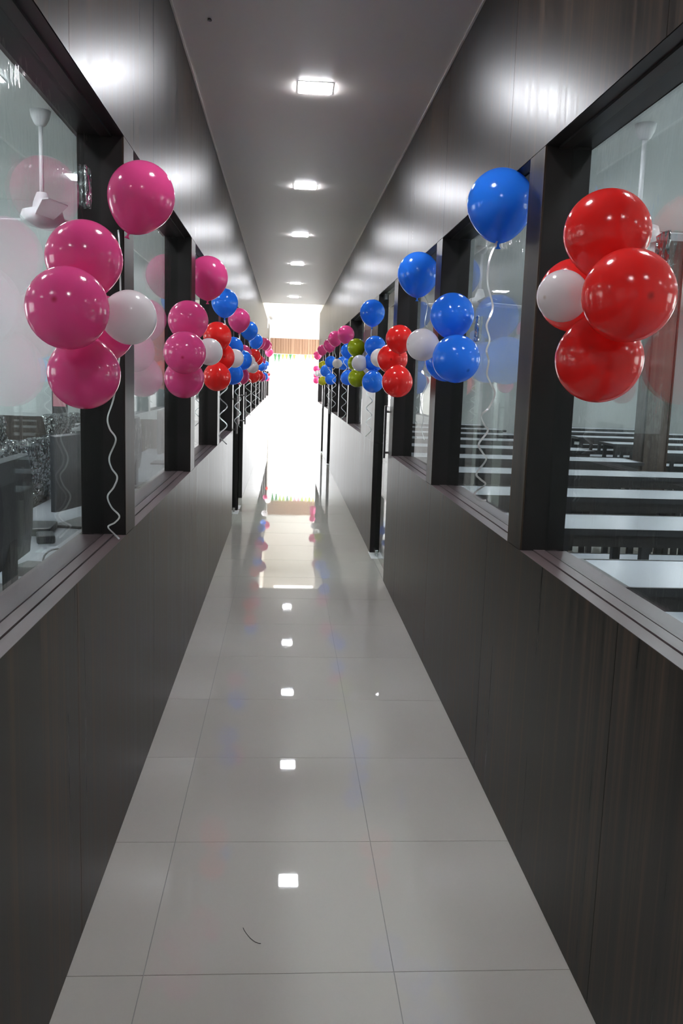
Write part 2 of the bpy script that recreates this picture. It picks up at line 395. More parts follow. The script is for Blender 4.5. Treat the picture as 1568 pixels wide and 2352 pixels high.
bm = bmesh.new(); box(bm, XR+.146, 3.6, YR_END-.1, YR_END, 0, 4.2); box(bm, XL-.14, XR+.146, YC_END, YC_END+.12, ZC, 4.2)
box(bm, XR, XR+.146, YC_END+.12, YR_END, ZC, 4.2)
tag(obj('wall_front_court', bm, M['white_wall']), kind='structure')
bm = bmesh.new(); box(bm, XL-.14, 3.6, YC_END, 18.8, 4.2, 4.35); box(bm, XL-.14, 3.6, 23.2, YB+.2, 4.2, 4.35)  # unseen roof ring, added to cut down the skylight in the court
box(bm, XL-.14, -.2, 18.8, 23.2, 4.2, 4.35); box(bm, 2.6, 3.6, 18.8, 23.2, 4.2, 4.35)
tag(obj('court_sky_mask', bm, M['white_wall']), kind='structure')
tag(boxo('ground', (-30, 30, YB+.2, 70, -.15, -.01), M['ground']), kind='structure')

# ------------------------------------------------------------------ rooms behind the glass
def side_openings(bm, x0, x1, y_end, wins):     # outer wall cut by the added, unseen windows
    y = Y0
    for a, b_ in wins:
        box(bm, x0, x1, y, a, 0, 2.9); box(bm, x0, x1, a, b_, 0, .95); box(bm, x0, x1, a, b_, 2.15, 2.9); y = b_
    box(bm, x0, x1, y, y_end, 0, 2.9)
for x, ws in ((7.35, WIN_R), (-5.55, WIN_L)):  # panes of the unseen windows added for room daylight
    for a, b_ in ws:
        wn[0] += 1; bm = bmesh.new(); box(bm, x-.004, x+.004, a, b_, .95, 2.15); box(bm, x-.03, x+.03, (a+b_)/2-.02, (a+b_)/2+.02, .95, 2.15)
        tag(obj('window_%d' % wn[0], bm, M['door_glass']), kind='structure')
bm = bmesh.new(); side_openings(bm, 7.3, 7.4, 16.5, WIN_R); box(bm, XR+.146, 7.4, 16.4, 16.5, 0, 2.9); box(bm, XR+.146, 7.4, Y0-.1, Y0, 0, 2.9)
tag(obj('wall_classroom', bm, M['room_wall']), kind='structure')
bm = bmesh.new(); side_openings(bm, -5.6, -5.5, 17.35, WIN_L); box(bm, -5.6, XL-.146, Y0-.1, Y0, 0, 2.9)
box(bm, -5.6, XL-.146, 8.15, 8.25, 0, 2.9); box(bm, -5.6, XL-.146, 17.3, 17.4, 0, 2.9)
wlab = tag(obj('wall_lab', bm, M['room_wall']), kind='structure')
tag(boxo('wall_front', (XL-.14, XR+.14, Y0-.14, Y0, 0, ZC), M['room_wall']), kind='structure')
for k in range(4):
    boxo('dado_panel', (-5.5+1.23*k+.002, -5.5+1.23*(k+1)-.002, 8.13, 8.149, .002, 1.0), M['dark_wood'], wlab)
# dark timber column in the classroom
colm = tag(empty('trim_3', (3.63, 8.4, 0)), kind='structure')
for nm, b in (('shaft', (-.12, .12, -.12, .12, 0, 2.9)),):
    boxo(nm, b, M['dark_wood'], colm)
for sx in (-1, 1): boxo('corner_strip', (sx*.12-.008, sx*.12+.008, -.128, -.118, 0, 2.9), M['laminate'], colm)

# ------------------------------------------------------------------ recessed ceiling lights
def make_light(mt_, half=.078):
    e = empty('ceiling_light')
    bm = bmesh.new(); o_, i_ = half+.010, half
    for b in ((-o_, o_, -o_, -i_), (-o_, o_, i_, o_), (-o_, -i_, -i_, i_), (i_, o_, -i_, i_)): box(bm, *b, -.003, -.0005)
    obj('frame', bm, M['white_metal'], e)
    bm = bmesh.new(); box(bm, -i_, i_, -i_, i_, -.0075, -.0006); obj('diffuser', bm, mt_, e)
    return e
ordn = ['first', 'second', 'third', 'fourth', 'fifth', 'sixth', 'seventh', 'eighth', 'ninth', 'tenth']
proto = make_light(M['lamp'])
vis = ['nearest', 'second nearest', 'third nearest', 'fourth nearest', 'fifth nearest', 'farthest small']
for i, k in enumerate(range(-2, 6)):
    o = proto if i == 0 else copy_tree(proto)
    o.location = (.117, 4.637 + 2.269*k, ZC)
    lb = ('square corridor ceiling light directly above the camera, outside the picture', 'square corridor ceiling light just ahead of the camera, above the top picture edge')[i] if k < 0 else '%s square glowing downlight in the visible row on the corridor ceiling' % vis[k]
    tag(o, lb, 'ceiling light', 'square downlights in the corridor ceiling')
protoR = make_light(M['room_lamp'], .10)
i = 0
for (xs, nm) in (((1.36, 3.4, 5.6), 'classroom'), ((-1.6, -3.6), 'computer room')):
    for x in xs:
        for y in [.2 + 2.3*q for q in range(7)]:
            o = protoR if i == 0 else copy_tree(protoR); i += 1
            o.location = (x, y, 2.90)
            tag(o, 'cool white %s downlight, %s row from the front, %s line from the corridor' % (nm, ordn[int((y-.2)/2.3+.5)], ordn[xs.index(x)]), 'ceiling light', 'downlights in the %s ceiling' % nm)

# ------------------------------------------------------------------ desks and benches of the classroom
def make_desk(x0, x1, depth, z, name):
    e = empty(name, ((x0+x1)/2, 0, 0)); hw = (x1-x0)/2
    bm = bmesh.new(); box(bm, -hw+.012, hw-.012, .012, depth-.012, z-.022, z); obj(('tabletop' if z > .6 else 'seat_board'), bm, M['desk_top'], e)
    bm = bmesh.new()
    for b in ((-hw, hw, 0, .012), (-hw, hw, depth-.012, depth), (-hw-.012, -hw+.012, 0, depth), (hw-.012, hw+.012, 0, depth)): box(bm, *b, z-.028, z+.002)
    obj('edge_band', bm, M['desk_frame'], e)
    for sx in (-hw+.05, hw-.05, -hw*.33, hw*.33):
        for y in (.06, depth-.06):
            bm = bmesh.new(); box(bm, sx-.02, sx+.02, y-.02, y+.02, 0, z-.028); obj('leg', bm, M['desk_frame'], e)
    bm = bmesh.new(); box(bm, -hw+.03, hw-.03, .05, .07, z-.085, z-.03); box(bm, -hw+.03, hw-.03, depth-.07, depth-.05, z-.085, z-.03)
    obj('rail', bm, M['desk_frame'], e)
    if z > .6:
        bm = bmesh.new(); box(bm, -hw+.04, hw-.04, .035, .05, z-.09, z-.03); obj('modesty_panel', bm, M['panel_dark'], e)
    return e
ROWS = [1.58, 2.79, 3.98, 5.16, 6.46, 7.75, 9.03, 10.3, 11.55, 12.8, 14.05]
dp = {}
for ci, (xa, xb, cn) in enumerate(((.985, 3.30, 'column beside the glass'), (4.0, 6.3, 'far column behind the timber post'))):
    for ri, y in enumerate(ROWS):
        x0 = 1.17 if (ci == 0 and ri == 1) else xa
        for kind, dy, dep, z in (('desk', 0, .48, .75), ('bench', .52, .42, .45)):
            key = (kind, x0, xb)
            nm = 'classroom_desk' if kind == 'desk' else 'classroom_bench'
            if key not in dp: dp[key] = make_desk(x0, xb, dep, z, nm); o = dp[key]
            else: o = copy_tree(dp[key])
            o.location = ((x0+xb)/2, y+dy, 0)
            ro = ['nearest', 'second', 'third', 'fourth', 'fifth', 'sixth', 'seventh', 'eighth', 'ninth', 'tenth', 'eleventh'][ri]
            lb = ('long white-topped %s with dark frame, %s row, %s' % ('desk' if kind == 'desk' else 'low bench seat', ro, cn))
            tag(o, lb, kind, 'white-topped desks in the classroom' if kind == 'desk' else 'white-topped bench seats in the classroom')

# ------------------------------------------------------------------ ceiling fans
def make_fan(rot):
    e = empty('ceiling_fan')
    bm = bmesh.new(); lathe(bm, [(0, 0), (.060, 0), (.052, -.04), (.034, -.075), (.022, -.085), (0, -.085)], 20); obj('canopy', bm, M['white_metal'], e, True)
    bm = bmesh.new(); tube(bm, [(0, 0, -.08), (0, 0, -.52)], .013, 10); obj('down_rod', bm, M['white_metal'], e, True)
    bm = bmesh.new(); lathe(bm, [(0, -.45), (.03, -.455), (.05, -.51), (.055, -.54), (.115, -.56), (.125, -.60), (.11, -.635), (.05, -.65), (0, -.652)], 24); obj('motor', bm, M['white_metal'], e, True)
    for k in range(3):
        a = rot + k*2*PI/3; c, s = math.cos(a), math.sin(a)
        bm = bmesh.new(); pts = [(.10, -.05, .05), (.22, -.055, .055), (.58, -.065, .065), (.62, -.04, .04)]
        top, bot = [], []
        for x, y0_, y1_ in pts:
            for y, z in ((y0_, -.590), (y1_, -.612)):
                top.append(bm.verts.new((c*x - s*y, s*x + c*y, z))); bot.append(bm.verts.new((c*x - s*y, s*x + c*y, z-.006)))
        for i in range(3):
            a0, a1, b0, b1 = 2*i, 2*i+1, 2*i+2, 2*i+3
            bm.faces.new((top[a0], top[a1], top[b1], top[b0])); bm.faces.new((bot[a0], bot[b0], bot[b1], bot[a1]))
            bm.faces.new((top[a0], top[b0], bot[b0], bot[a0])); bm.faces.new((top[a1], bot[a1], bot[b1], top[b1]))
        bm.faces.new((top[0], bot[0], bot[1], top[1])); bm.faces.new((top[6], top[7], bot[7], bot[6]))
        obj('blade', bm, M['white_metal'], e)
    return e
for (x, y, rot, lb) in ((2.0, 5.05, 0.0, 'white ceiling fan behind the nearest red balloons, in the classroom'),
                        (-1.45, 5.4, .9, 'white ceiling fan above the office chairs, behind the nearest pink balloons'),
                        (2.1, 9.6, .5, 'white ceiling fan deeper in the classroom, behind the lone nearest blue balloon')):
    o = make_fan(rot); o.location = (x, y, 2.90); tag(o, lb, 'ceiling fan', 'white ceiling fans in the side rooms')

# ------------------------------------------------------------------ computer room
def counter(x0, x1, y0, y1, lb):
    e = empty('computer_desk', ((x0+x1)/2, (y0+y1)/2, 0)); hx, hy = (x1-x0)/2, (y1-y0)/2
    bm = bmesh.new(); box(bm, -hx, hx, -hy, hy, .725, .75); obj('worktop', bm, M['desk_top'], e, bevel=.003)
    for y in (-hy+.02, 0, hy-.02):
        bm = bmesh.new(); box(bm, -hx+.02, hx-.02, y-.012, y+.012, 0, .725); obj('side_panel', bm, M['desk_top'], e)
    bm = bmesh.new(); box(bm, -.01, .01, -hy+.04, hy-.04, .25, .72); obj('modesty_panel', bm, M['panel_dark'], e)
    tag(e, lb, 'desk', 'white computer desks')
counter(-1.22, -.645, .5, 7.9, 'long white computer worktop running along the left glass')
counter(-3.4, -2.2, 1.5, 7.4, 'white double computer desk in the middle of the computer room')
def make_monitor():
    e = empty('monitor')     # screen faces -X, back faces +X (towards the corridor)
    bm = bmesh.new(); hw = .255
    prof = [(-.018, .0), (.012, .0), (.030, .08), (.036, .17), (.030, .25), (.012, .31), (-.018, .315)]
    ys = [-hw, -hw+.02, -.10, .10, hw-.02, hw]; sc = [.3, .6, 1.0, 1.0, .6, .3]
    rings = []
    for y, q in zip(ys, sc): rings.append([bm.verts.new(((x if x < 0 else x*q), y, z+.09)) for x, z in prof])
    for a, b_ in zip(rings, rings[1:]):
        for k in range(len(prof)): bm.faces.new((a[k], a[(k+1) % 7], b_[(k+1) % 7], b_[k]))
    bm.faces.new(rings[0]); bm.faces.new(rings[-1][::-1])
    obj('back_shell', bm, M['grey_plastic'], e)
    bm = bmesh.new(); box(bm, -.022, -.018, -hw+.012, hw-.012, .105, .392); obj('screen', bm, M['black_plastic'], e)
    bm = bmesh.new(); box(bm, .005, .03, -.035, .035, .01, .17); obj('stand', bm, M['black_plastic'], e)
    bm = bmesh.new(); box(bm, -.09, .09, -.12, .12, 0, .012); obj('base', bm, M['black_plastic'], e, bevel=.004)
    return e
mon = make_monitor()
mons = [(-.815, 2.55, .0, 'black monitor seen from behind on the white worktop at the left picture edge'),
        (-.87, 3.83, -.25, 'grey-backed monitor on the white worktop just left of the nearest left post'),
        (-.90, 5.2, .0, 'monitor on the worktop behind the second glass pane on the left'),
        (-.90, 6.6, .0, 'monitor on the worktop behind the third glass pane on the left')]
for q in range(5): mons.append((-2.5, 2.1+1.05*q, .05, 'monitor on the middle computer desk, %s from the camera' % ['nearest', 'second', 'third', 'fourth', 'farthest'][q]))
for i, (x, y, a, lb) in enumerate(mons):
    o = mon if i == 0 else copy_tree(mon)
    o.location = (x, y, .7505); o.rotation_euler = (0, 0, a); tag(o, lb, 'monitor', 'computer monitors')
def crumple(bm, amt, seed):
    rnd = random.Random(seed)
    for v in bm.verts: v.co += Vector((rnd.uniform(-amt, amt), rnd.uniform(-amt, amt), rnd.uniform(-amt, amt)))
bm = bmesh.new(); box(bm, -.03, .03, -.10, .10, 0, .028); bmesh.ops.subdivide_edges(bm, edges=bm.edges, cuts=3, use_grid_fill=True); crumple(bm, .006, 3)
tag(obj('foam_sheet', bm, M['foam'], loc=(-.88, 3.92, 1.163)), 'crumpled white foam sheet lying on top of the grey-backed monitor', 'packing foam')
def make_chair():
    e = empty('office_chair')     # faces +X (towards the worktop)
    def rounded(name, cx, cy, cz, sx, sy, sz, mt_, bev, tilt=0):
        bm = bmesh.new(); box(bm, -sx, sx, -sy, sy, -sz, sz)
        if tilt: bmesh.ops.rotate(bm, verts=bm.verts, matrix=Matrix.Rotation(tilt, 3, 'Y'))
        bmesh.ops.translate(bm, verts=bm.verts, vec=(cx, cy, cz)); return obj(name, bm, mt_, e, bevel=bev)
    rounded('seat', 0, 0, .48, .24, .24, .035, M['chair_mesh'], .03)
    rounded('backrest', -.26, 0, .80, .022, .22, .24, M['chair_mesh'], .02, -.14)
    bm = bmesh.new(); box(bm, -.045, .045, -.245, .245, -.235, .265)
    bmesh.ops.subdivide_edges(bm, edges=bm.edges, cuts=6, use_grid_fill=True); crumple(bm, .014, 11)
    bmesh.ops.rotate(bm, verts=bm.verts, matrix=Matrix.Rotation(-.14, 3, 'Y')); bmesh.ops.translate(bm, verts=bm.verts, vec=(-.26, 0, .80))
    obj('plastic_cover', bm, M['wrap'], e)
    bm = bmesh.new(); tube(bm, [(0, 0, .09), (0, 0, .45)], .028, 12); obj('gas_column', bm, M['chrome'], e, True)
    for k in range(5):
        a = k*2*PI/5; bm = bmesh.new(); tube(bm, [(0, 0, .11), (.28*math.cos(a), .28*math.sin(a), .065)], .02, 6, .014)
        lg = obj('base_leg', bm, M['black_plastic'], e)
        bm = bmesh.new(); lathe(bm, [(0, -.01), (.028, -.01), (.028, .01), (0, .01)], 12)
        bmesh.ops.rotate(bm, verts=bm.verts, matrix=Matrix.Rotation(PI/2, 3, 'X')); bmesh.ops.translate(bm, verts=bm.verts, vec=(.28*math.cos(a), .28*math.sin(a), .028))
        obj('castor', bm, M['black_plastic'], lg)
    for sy in (-1, 1):
        bm = bmesh.new(); tube(bm, [(.0, sy*.22, .46), (.0, sy*.28, .52), (-.02, sy*.28, .67), (.14, sy*.28, .68)], .014, 8); obj('armrest', bm, M['black_plastic'], e, True)
    return e
ch = make_chair()
chs = [(-1.57, 4.6, 2.95, 'plastic-wrapped office chair between the two nearest monitors'), (-1.57, 5.45, 3.35, 'plastic-wrapped office chair just behind the grey-backed monitor'),
       (-1.56, 7.3, -.2, 'plastic-wrapped office chair by the dark dado, beyond the small pink display'), (-1.86, 6.6, .15, 'plastic-wrapped office chair beside the far end of the middle desk'),
       (-1.57, 3.6, 3.1, 'plastic-wrapped office chair behind the monitor at the left picture edge')]
for i, (x, y, a, lb) in enumerate(chs):
    o = ch if i == 0 else copy_tree(ch)
    o.location = (x, y, 0); o.rotation_euler = (0, 0, a); tag(o, lb, 'chair', 'plastic-wrapped office chairs')
# small black boxes and cables on the worktop
for i, (x, y, sx, sy, a, lb) in enumerate(((-.93, 3.42, .035, .06, .3, 'black power adapter on the worktop between the two monitors'), (-.83, 2.86, .04, .055, -.2, 'black power adapter on the worktop by the near window corner'), (-1.02, 3.62, .07, .10, .1, 'dark grey flat box on the worktop left of the second monitor'))):
    bm = bmesh.new(); box(bm, -sx, sx, -sy, sy, 0, .032); o = obj('power_adapter', bm, M['black_plastic'], bevel=.008, loc=(x, y, .7505)); o.rotation_euler = (0, 0, a)
    tag(o, lb, 'adapter', 'black boxes on the computer worktop')
def cable(x, y, n_, rad, seed, lb):
    rnd = random.Random(seed); pts = []
    for i in range(46):
        t = i/45*n_*2*PI; rr = rad*(.7+.3*math.sin(t*.37+seed))
        pts.append((x + rr*.8*math.cos(t), y + rr*1.5*math.sin(t) + .05*math.sin(t*.21), .756 + .014*(1+math.sin(t*1.3+seed)) + .0006*i))
    bm = bmesh.new(); tube(bm, pts, .0035, 6); tag(obj('cable', bm, M['black_plastic'], smooth=True), lb, 'cable', 'coiled cables on the computer worktop')
cable(-.76, 2.95, 3, .06, 1, 'tangled black cable coil on the worktop beside the nearest monitor')
cable(-.76, 3.75, 3, .06, 4, 'loose dark cable loops under the grey-backed monitor')
cable(-.74, 2.35, 2, .05, 7, 'dark cable loop on the worktop at the left picture edge')
# display on a tall dark stand
e = empty('display_stand', (-1.96, 7.75, 0))
bm = bmesh.new(); box(bm, -.06, .06, -.03, .03, .02, 1.10); obj('pole', bm, M['black_plastic'], e)
bm = bmesh.new(); box(bm, -.22, .22, -.2, .2, 0, .02); obj('base', bm, M['black_plastic'], e, bevel=.005)
bm = bmesh.new(); box(bm, -.065, .065, -.02, .01, 1.10, 1.27); fr = obj('display', bm, M['black_plastic'], e, bevel=.004)
bm = bmesh.new(); box(bm, -.055, .055, -.023, -.0205, 1.11, 1.26); obj('screen', bm, M['screen'], fr)
tag(e, 'small upright display with pink picture on a tall dark stand', 'display stand')

# ------------------------------------------------------------------ balloons
SEG, RNG = 40, 26
def balloon_mesh(col):
    bm = bmesh.new(); prof = []
    for i in range(RNG+1):
        th = PI*i/RNG; c, s = math.cos(th), math.sin(th)
        z = c if c > 0 else c*(1 + .10*c*c)
        if i == RNG: prof.append((.035, -1.115)); break
        prof.append((s*(1 - (.10*c*c if c < 0 else 0)) if i else 0, z))
    lathe(bm, prof, SEG)
    o = obj('tmp', bm, LATEX[col], smooth=True); me = o.data; me.name = col + '_balloon'; bpy.data.objects.remove(o); return me
kme = {}
BAL = {c: balloon_mesh(c) for c in LATEX}
for c in LATEX:
    bm = bmesh.new(); lathe(bm, [(0, -1.09), (.030, -1.10), (.042, -1.135), (.030, -1.16), (.045, -1.20), (.085, -1.245), (.078, -1.25), (.03, -1.215), (0, -1.21)], 14)
    o = obj('tmp', bm, LATEX[c], smooth=True); kme[c] = o.data; bpy.data.objects.remove(o)
placed = {}
POSTS = {-1: [(a, b_) for a, b_, _ in postsL], 1: [(a, b_) for a, b_, _ in postsR] + [(7.06, 8.23)]}
def orient(o, d):
    o.rotation_mode = 'QUATERNION'; o.rotation_quaternion = Vector(d).normalized().to_track_quat('Z', 'Y')
def balloon(key, side, col, px, py, rpx, label, k=1.0, r=None, pole=None, spot=None, grp=None, tall=1.0, dep=None, mul=None, ref=None):
    d = ray(px, py); r_given = bool(r) or bool(mul); G = (-GL if side < 0 else GR) if key[1] < 2 else (-XL if side < 0 else XR)
    s = 1.0
    if dep: t = dep/d.y; r = rpx*t/F_PX
    elif mul: t = 1.0; r = 1.0
    elif r: t = r*F_PX/rpx
    else:
        t = (G-.006)/(abs(d.x) + k*rpx/F_PX); r = t*rpx/F_PX
    if not dep and not r_given:      # slide towards the camera until it clears every post
        for _ in range(200):
            r = t*rpx/F_PX; p = Vector((0, 0, EYE)) + d*t; hit = False
            for a, b_ in POSTS[side]:
                xs = (XL-.14, XL) if side < 0 else (XR, XR+.14)
                qx = min(max(p.x, xs[0]), xs[1]); qy = min(max(p.y, a), b_)
                if (p.x-qx)**2 + (p.y-qy)**2 < (r*.985)**2: hit = True
            if key[2] == 'front':      # the foremost balloon bulges out in front of its neighbours
                hit = hit or any(kk[:2] == key[:2] and (p-q).length < .95*(r+rq) for kk, (q, rq) in placed.items())
            if not hit: break
            t *= .994
    elif mul:
        t = placed[ref][0].y/d.y*mul; r = t*rpx/F_PX
    p = Vector((0, 0, EYE)) + d*t
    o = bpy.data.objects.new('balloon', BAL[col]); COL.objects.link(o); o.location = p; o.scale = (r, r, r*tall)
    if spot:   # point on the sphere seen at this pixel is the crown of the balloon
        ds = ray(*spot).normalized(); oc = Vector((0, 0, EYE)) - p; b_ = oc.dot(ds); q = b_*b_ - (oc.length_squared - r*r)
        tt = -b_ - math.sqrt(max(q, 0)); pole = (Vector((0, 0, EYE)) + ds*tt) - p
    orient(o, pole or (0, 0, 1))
    kn = bpy.data.objects.new('knot', kme[col]); COL.objects.link(kn); kn.parent = o
    tag(o, label, 'balloon', grp)
    placed[key] = (p, r)
    return o
WR = .061
def nm_cl(side, i):
    s = 'left' if side < 0 else 'right'
    return ('nearest %s' % s, 'second %s' % s, 'third %s' % s, 'fourth %s' % s, 'fifth %s' % s, 'sixth %s' % s, 'seventh %s' % s, 'eighth %s' % s, 'ninth %s' % s, 'tenth %s' % s)[i]
def cluster(side, i, items):
    """items: (role, colour, px, py, rpx, options)"""
    cn = nm_cl(side, i); sw = 'left' if side < 0 else 'right'
    roles = {'float': 'lone {c} balloon floating high above the {n} cluster',
             'top': '{c} balloon at the top of the {n} cluster', 'front': '{c} balloon facing the camera in the {n} cluster',
             'bottom': '{c} balloon at the bottom of the {n} cluster', 'back': '{c} balloon at the back of the {n} cluster, mostly hidden',
             'white': 'small {c} balloon tucked beside the {n} cluster'}
    sx = -side
    poles = {'float': (0, 0, 1), 'top': (.1*sx, -.1, 1), 'front': (.4*sx, -1, .0), 'bottom': (.1*sx, -.2, -1), 'back': (0, 1, 0), 'white': (sx, -.3, 0)}
    for role, col, px, py, rp, op in sorted(items, key=lambda it: (it[0] == 'front') + 2*(it[0] == 'white')):
        op = dict(op); lab = op.pop('lab', None) or roles[role].format(c=col, n=cn)
        op.setdefault('pole', poles[role])
        if role == 'float': op.setdefault('tall', 1.04)
        balloon((side, i, role), side, col, px, py, rp, lab, grp='%s balloons along the %s wall' % (col, sw), **op)
R0 = .085
cluster(-1, 0, [('float', 'pink', 324, 452, 76, {'pole': (.35, 0, 1), 'dep': 2.59}), ('back', 'pink', 232, 755, 76, {'k': 1.0}), ('top', 'pink', 193, 595, 87, {}),
    ('bottom', 'pink', 193, 857, 82, {}), ('front', 'pink', 155, 708, 94, {'k': 1.02, 'spot': (124, 687)}), ('white', 'white', 297, 729, 62, {'mul': 1.07, 'ref': (-1, 0, 'front'), 'pole': (1, .6, 0)})])
cluster(-1, 1, [('float', 'pink', 477, 637, 46, {}), ('top', 'pink', 432, 737, 46, {}), ('bottom', 'pink', 423, 869, 45.5, {}), ('front', 'pink', 424, 810, 48.5, {'k': 1.02, 'spot': (419, 821)}),
    ('white', 'white', 480, 808, 31, {'mul': 1.06, 'ref': (-1, 1, 'front'), 'pole': (1, .4, 0)})])
cluster(-1, 2, [('float', 'blue', 516, 695, 30.5, {}), ('top', 'red', 499, 772, 32.5, {}), ('bottom', 'red', 498, 866, 32, {}), ('front', 'red', 505, 820, 33.5, {'k': 1.02}),
    ('white', 'white', 538, 823, 21.5, {'mul': 1.05, 'ref': (-1, 2, 'front'), 'pole': (1, .2, 0)})])
cluster(-1, 3, [('float', 'pink', 549, 735, 25.5, {}), ('top', 'blue', 535, 798, 24, {}), ('bottom', 'blue', 534, 859, 24.5, {}), ('front', 'blue', 555, 827, 23.5, {}),
    ('white', 'white', 570, 831, 16.5, {'mul': 1.04, 'ref': (-1, 3, 'front')})])
cluster(-1, 4, [('float', 'blue', 572, 759, 20, {}), ('top', 'pink', 558, 812, 20, {}), ('bottom', 'pink', 553, 864, 19.5, {}), ('white', 'white', 580, 843, 14, {'mul': 1.02, 'ref': (-1, 4, 'bottom')})])
cluster(-1, 5, [('float', 'blue', 587, 783.5, 16.5, {}), ('top', 'red', 583, 817, 15.5, {}), ('bottom', 'red', 581, 864, 15.5, {})])
cluster(-1, 6, [('float', 'pink', 595, 786, 14, {}), ('top', 'red', 592, 826, 12, {}), ('bottom', 'red', 592, 863, 12.5, {}), ('front', 'blue', 598.5, 842, 11, {})])
cluster(-1, 7, [('float', 'pink', 608, 790, 13, {}), ('top', 'pink', 601, 829, 9, {}), ('front', 'blue', 605, 842, 9, {}), ('bottom', 'pink', 600, 867, 10, {})])
cluster(-1, 8, [('float', 'pink', 613.5, 794, 11, {}), ('bottom', 'blue', 606.5, 865, 9.5, {}), ('top', 'blue', 611, 836, 6.5, {}), ('white', 'white', 613.5, 846, 7, {})])
cluster(-1, 9, [('float', 'pink', 618, 809, 9.5, {}), ('white', 'white', 621, 849, 6.5, {'k': 1.5}), ('bottom', 'pink', 614, 870, 5.5, {}), ('front', 'red', 617.5, 860, 3.5, {})])
cluster(1, 0, [('float', 'blue', 1149, 469, 76, {}), ('back', 'red', 1320, 678, 83, {}), ('top', 'red', 1394, 536, 98, {}), ('bottom', 'red', 1375, 825, 99, {}),
    ('front', 'red', 1443, 679, 106, {'k': 1.03, 'spot': (1495, 678)}), ('white', 'white', 1292, 680, 59, {'mul': 1.09, 'ref': (1, 0, 'front'), 'pole': (-1, .2, 0), 'spot': (1250, 683)})])
cluster(1, 1, [('float', 'blue', 960, 629, 47, {}), ('back', 'blue', 1024, 829, 47, {}), ('top', 'blue', 1038, 724, 50.5, {}), ('front', 'blue', 1047, 824, 55, {'k': 1.02, 'spot': (1075, 851)}),
    ('white', 'white', 970, 792, 37, {'mul': 1.04, 'ref': (1, 1, 'front')})])
cluster(1, 2, [('float', 'blue', 855, 718, 28.5, {}), ('top', 'red', 917, 778, 31.5, {}), ('bottom', 'red', 912, 877, 35.5, {}), ('front', 'red', 901, 824, 35, {'k': 1.02, 'spot': (898, 825)}),
    ('white', 'white', 872, 822, 21.5, {'mul': 1.08, 'ref': (1, 2, 'front')})])
cluster(1, 3, [('float', 'pink', 794, 768, 19.5, {}), ('top', 'blue', 861, 796, 24.5, {}), ('front', 'blue', 858, 831, 22.5, {}), ('bottom', 'blue', 856, 877, 25, {}),
    ('white', 'white', 826, 834, 18.5, {'mul': 1.0, 'ref': (1, 3, 'front')})])
cluster(1, 4, [('float', 'pink', 770, 777.5, 16.5, {}), ('top', 'green', 818, 798, 20.5, {}), ('front', 'green', 816, 834, 18, {}), ('bottom', 'green', 820, 868, 21, {}),
    ('white', 'white', 774, 835, 11, {'mul': 1.04, 'ref': (1, 4, 'front')})])
cluster(1, 5, [('float', 'pink', 757, 793, 14.5, {}), ('top', 'blue', 799, 806, 17, {}), ('front', 'blue', 788, 834, 15.5, {}), ('bottom', 'blue', 798, 868, 16.5, {})])
cluster(1, 6, [('float', 'pink', 740, 804, 11.5, {}), ('top', 'blue', 759.5, 831, 13.5, {}), ('front', 'blue', 749, 852, 14, {}), ('bottom', 'blue', 759, 871, 13, {})])
cluster(1, 7, [('float', 'pink', 729, 816, 9.5, {}), ('top', 'yellow', 742, 840, 11, {}), ('bottom', 'yellow', 740.5, 875, 10, {}), ('white', 'white', 736, 858, 8, {})])
cluster(1, 8, [('top', 'pink', 726, 847, 7.5, {}), ('back', 'pink', 726, 862, 7, {}), ('bottom', 'pink', 726, 874, 7.5, {}), ('white', 'white', 729, 858, 7, {'k': 1.6})])

# ------------------------------------------------------------------ curling ribbons
def ribbon(pts, wd, lb, grp=None, tw=1.0):
    # smooth the control points, then sweep a thin flat band that slowly twists
    P = [Vector(p) for p in pts]; fine = []
    for i in range(len(P)-1):
        p0, p1, p2, p3 = P[max(i-1, 0)], P[i], P[i+1], P[min(i+2, len(P)-1)]
        for q in range(7):
            t = q/7; fine.append(.5*((2*p1) + (p2-p0)*t + (2*p0-5*p1+4*p2-p3)*t*t + (3*p1-p0-3*p2+p3)*t**3))
    fine.append(P[-1]); bm = bmesh.new(); rings = []
    for i, p in enumerate(fine):
        tg = (fine[min(i+1, len(fine)-1)] - fine[max(i-1, 0)]).normalized()
        a = tg.cross(Vector((0, 1, 0))).normalized(); b_ = tg.cross(a)
        an = .5*math.sin(i*.23*tw); u = a*math.cos(an) + b_*math.sin(an); v = tg.cross(u)
        rings.append([bm.verts.new(p + u*sx*wd/2 + v*sv*.0004) for sx, sv in ((-1, -1), (1, -1), (1, 1), (-1, 1))])
    for r0, r1 in zip(rings, rings[1:]):
        for k in range(4): bm.faces.new((r0[k], r0[(k+1) % 4], r1[(k+1) % 4], r1[k]))
    bm.faces.new(rings[0][::-1]); bm.faces.new(rings[-1])
    tag(obj('ribbon', bm, M['ribbon']), lb, 'ribbon', grp)
GRB = 'silver curling ribbons hanging from the balloons'
p0 = placed[(-1, 0, 'float')][0]; yk = p0.y
pl = [(271, 528), (274, 560), (273, 590), (276, 640), (277, 720), (276, 800), (270, 850), (264, 898), (258, 925), (247, 960), (252, 985), (266, 1010), (251, 1050), (256, 1075), (269, 1095), (262, 1118), (247, 1140), (256, 1165), (274, 1185), (264, 1200), (248, 1210), (262, 1226), (274, 1238)]
ribbon([pix_y(x, y, yk + .02 - .12*min(1, i/6)) for i, (x, y) in enumerate(pl)], .0048, 'silver curling ribbon dangling in front of the nearest left post', GRB)
p0 = placed[(1, 0, 'float')][0]
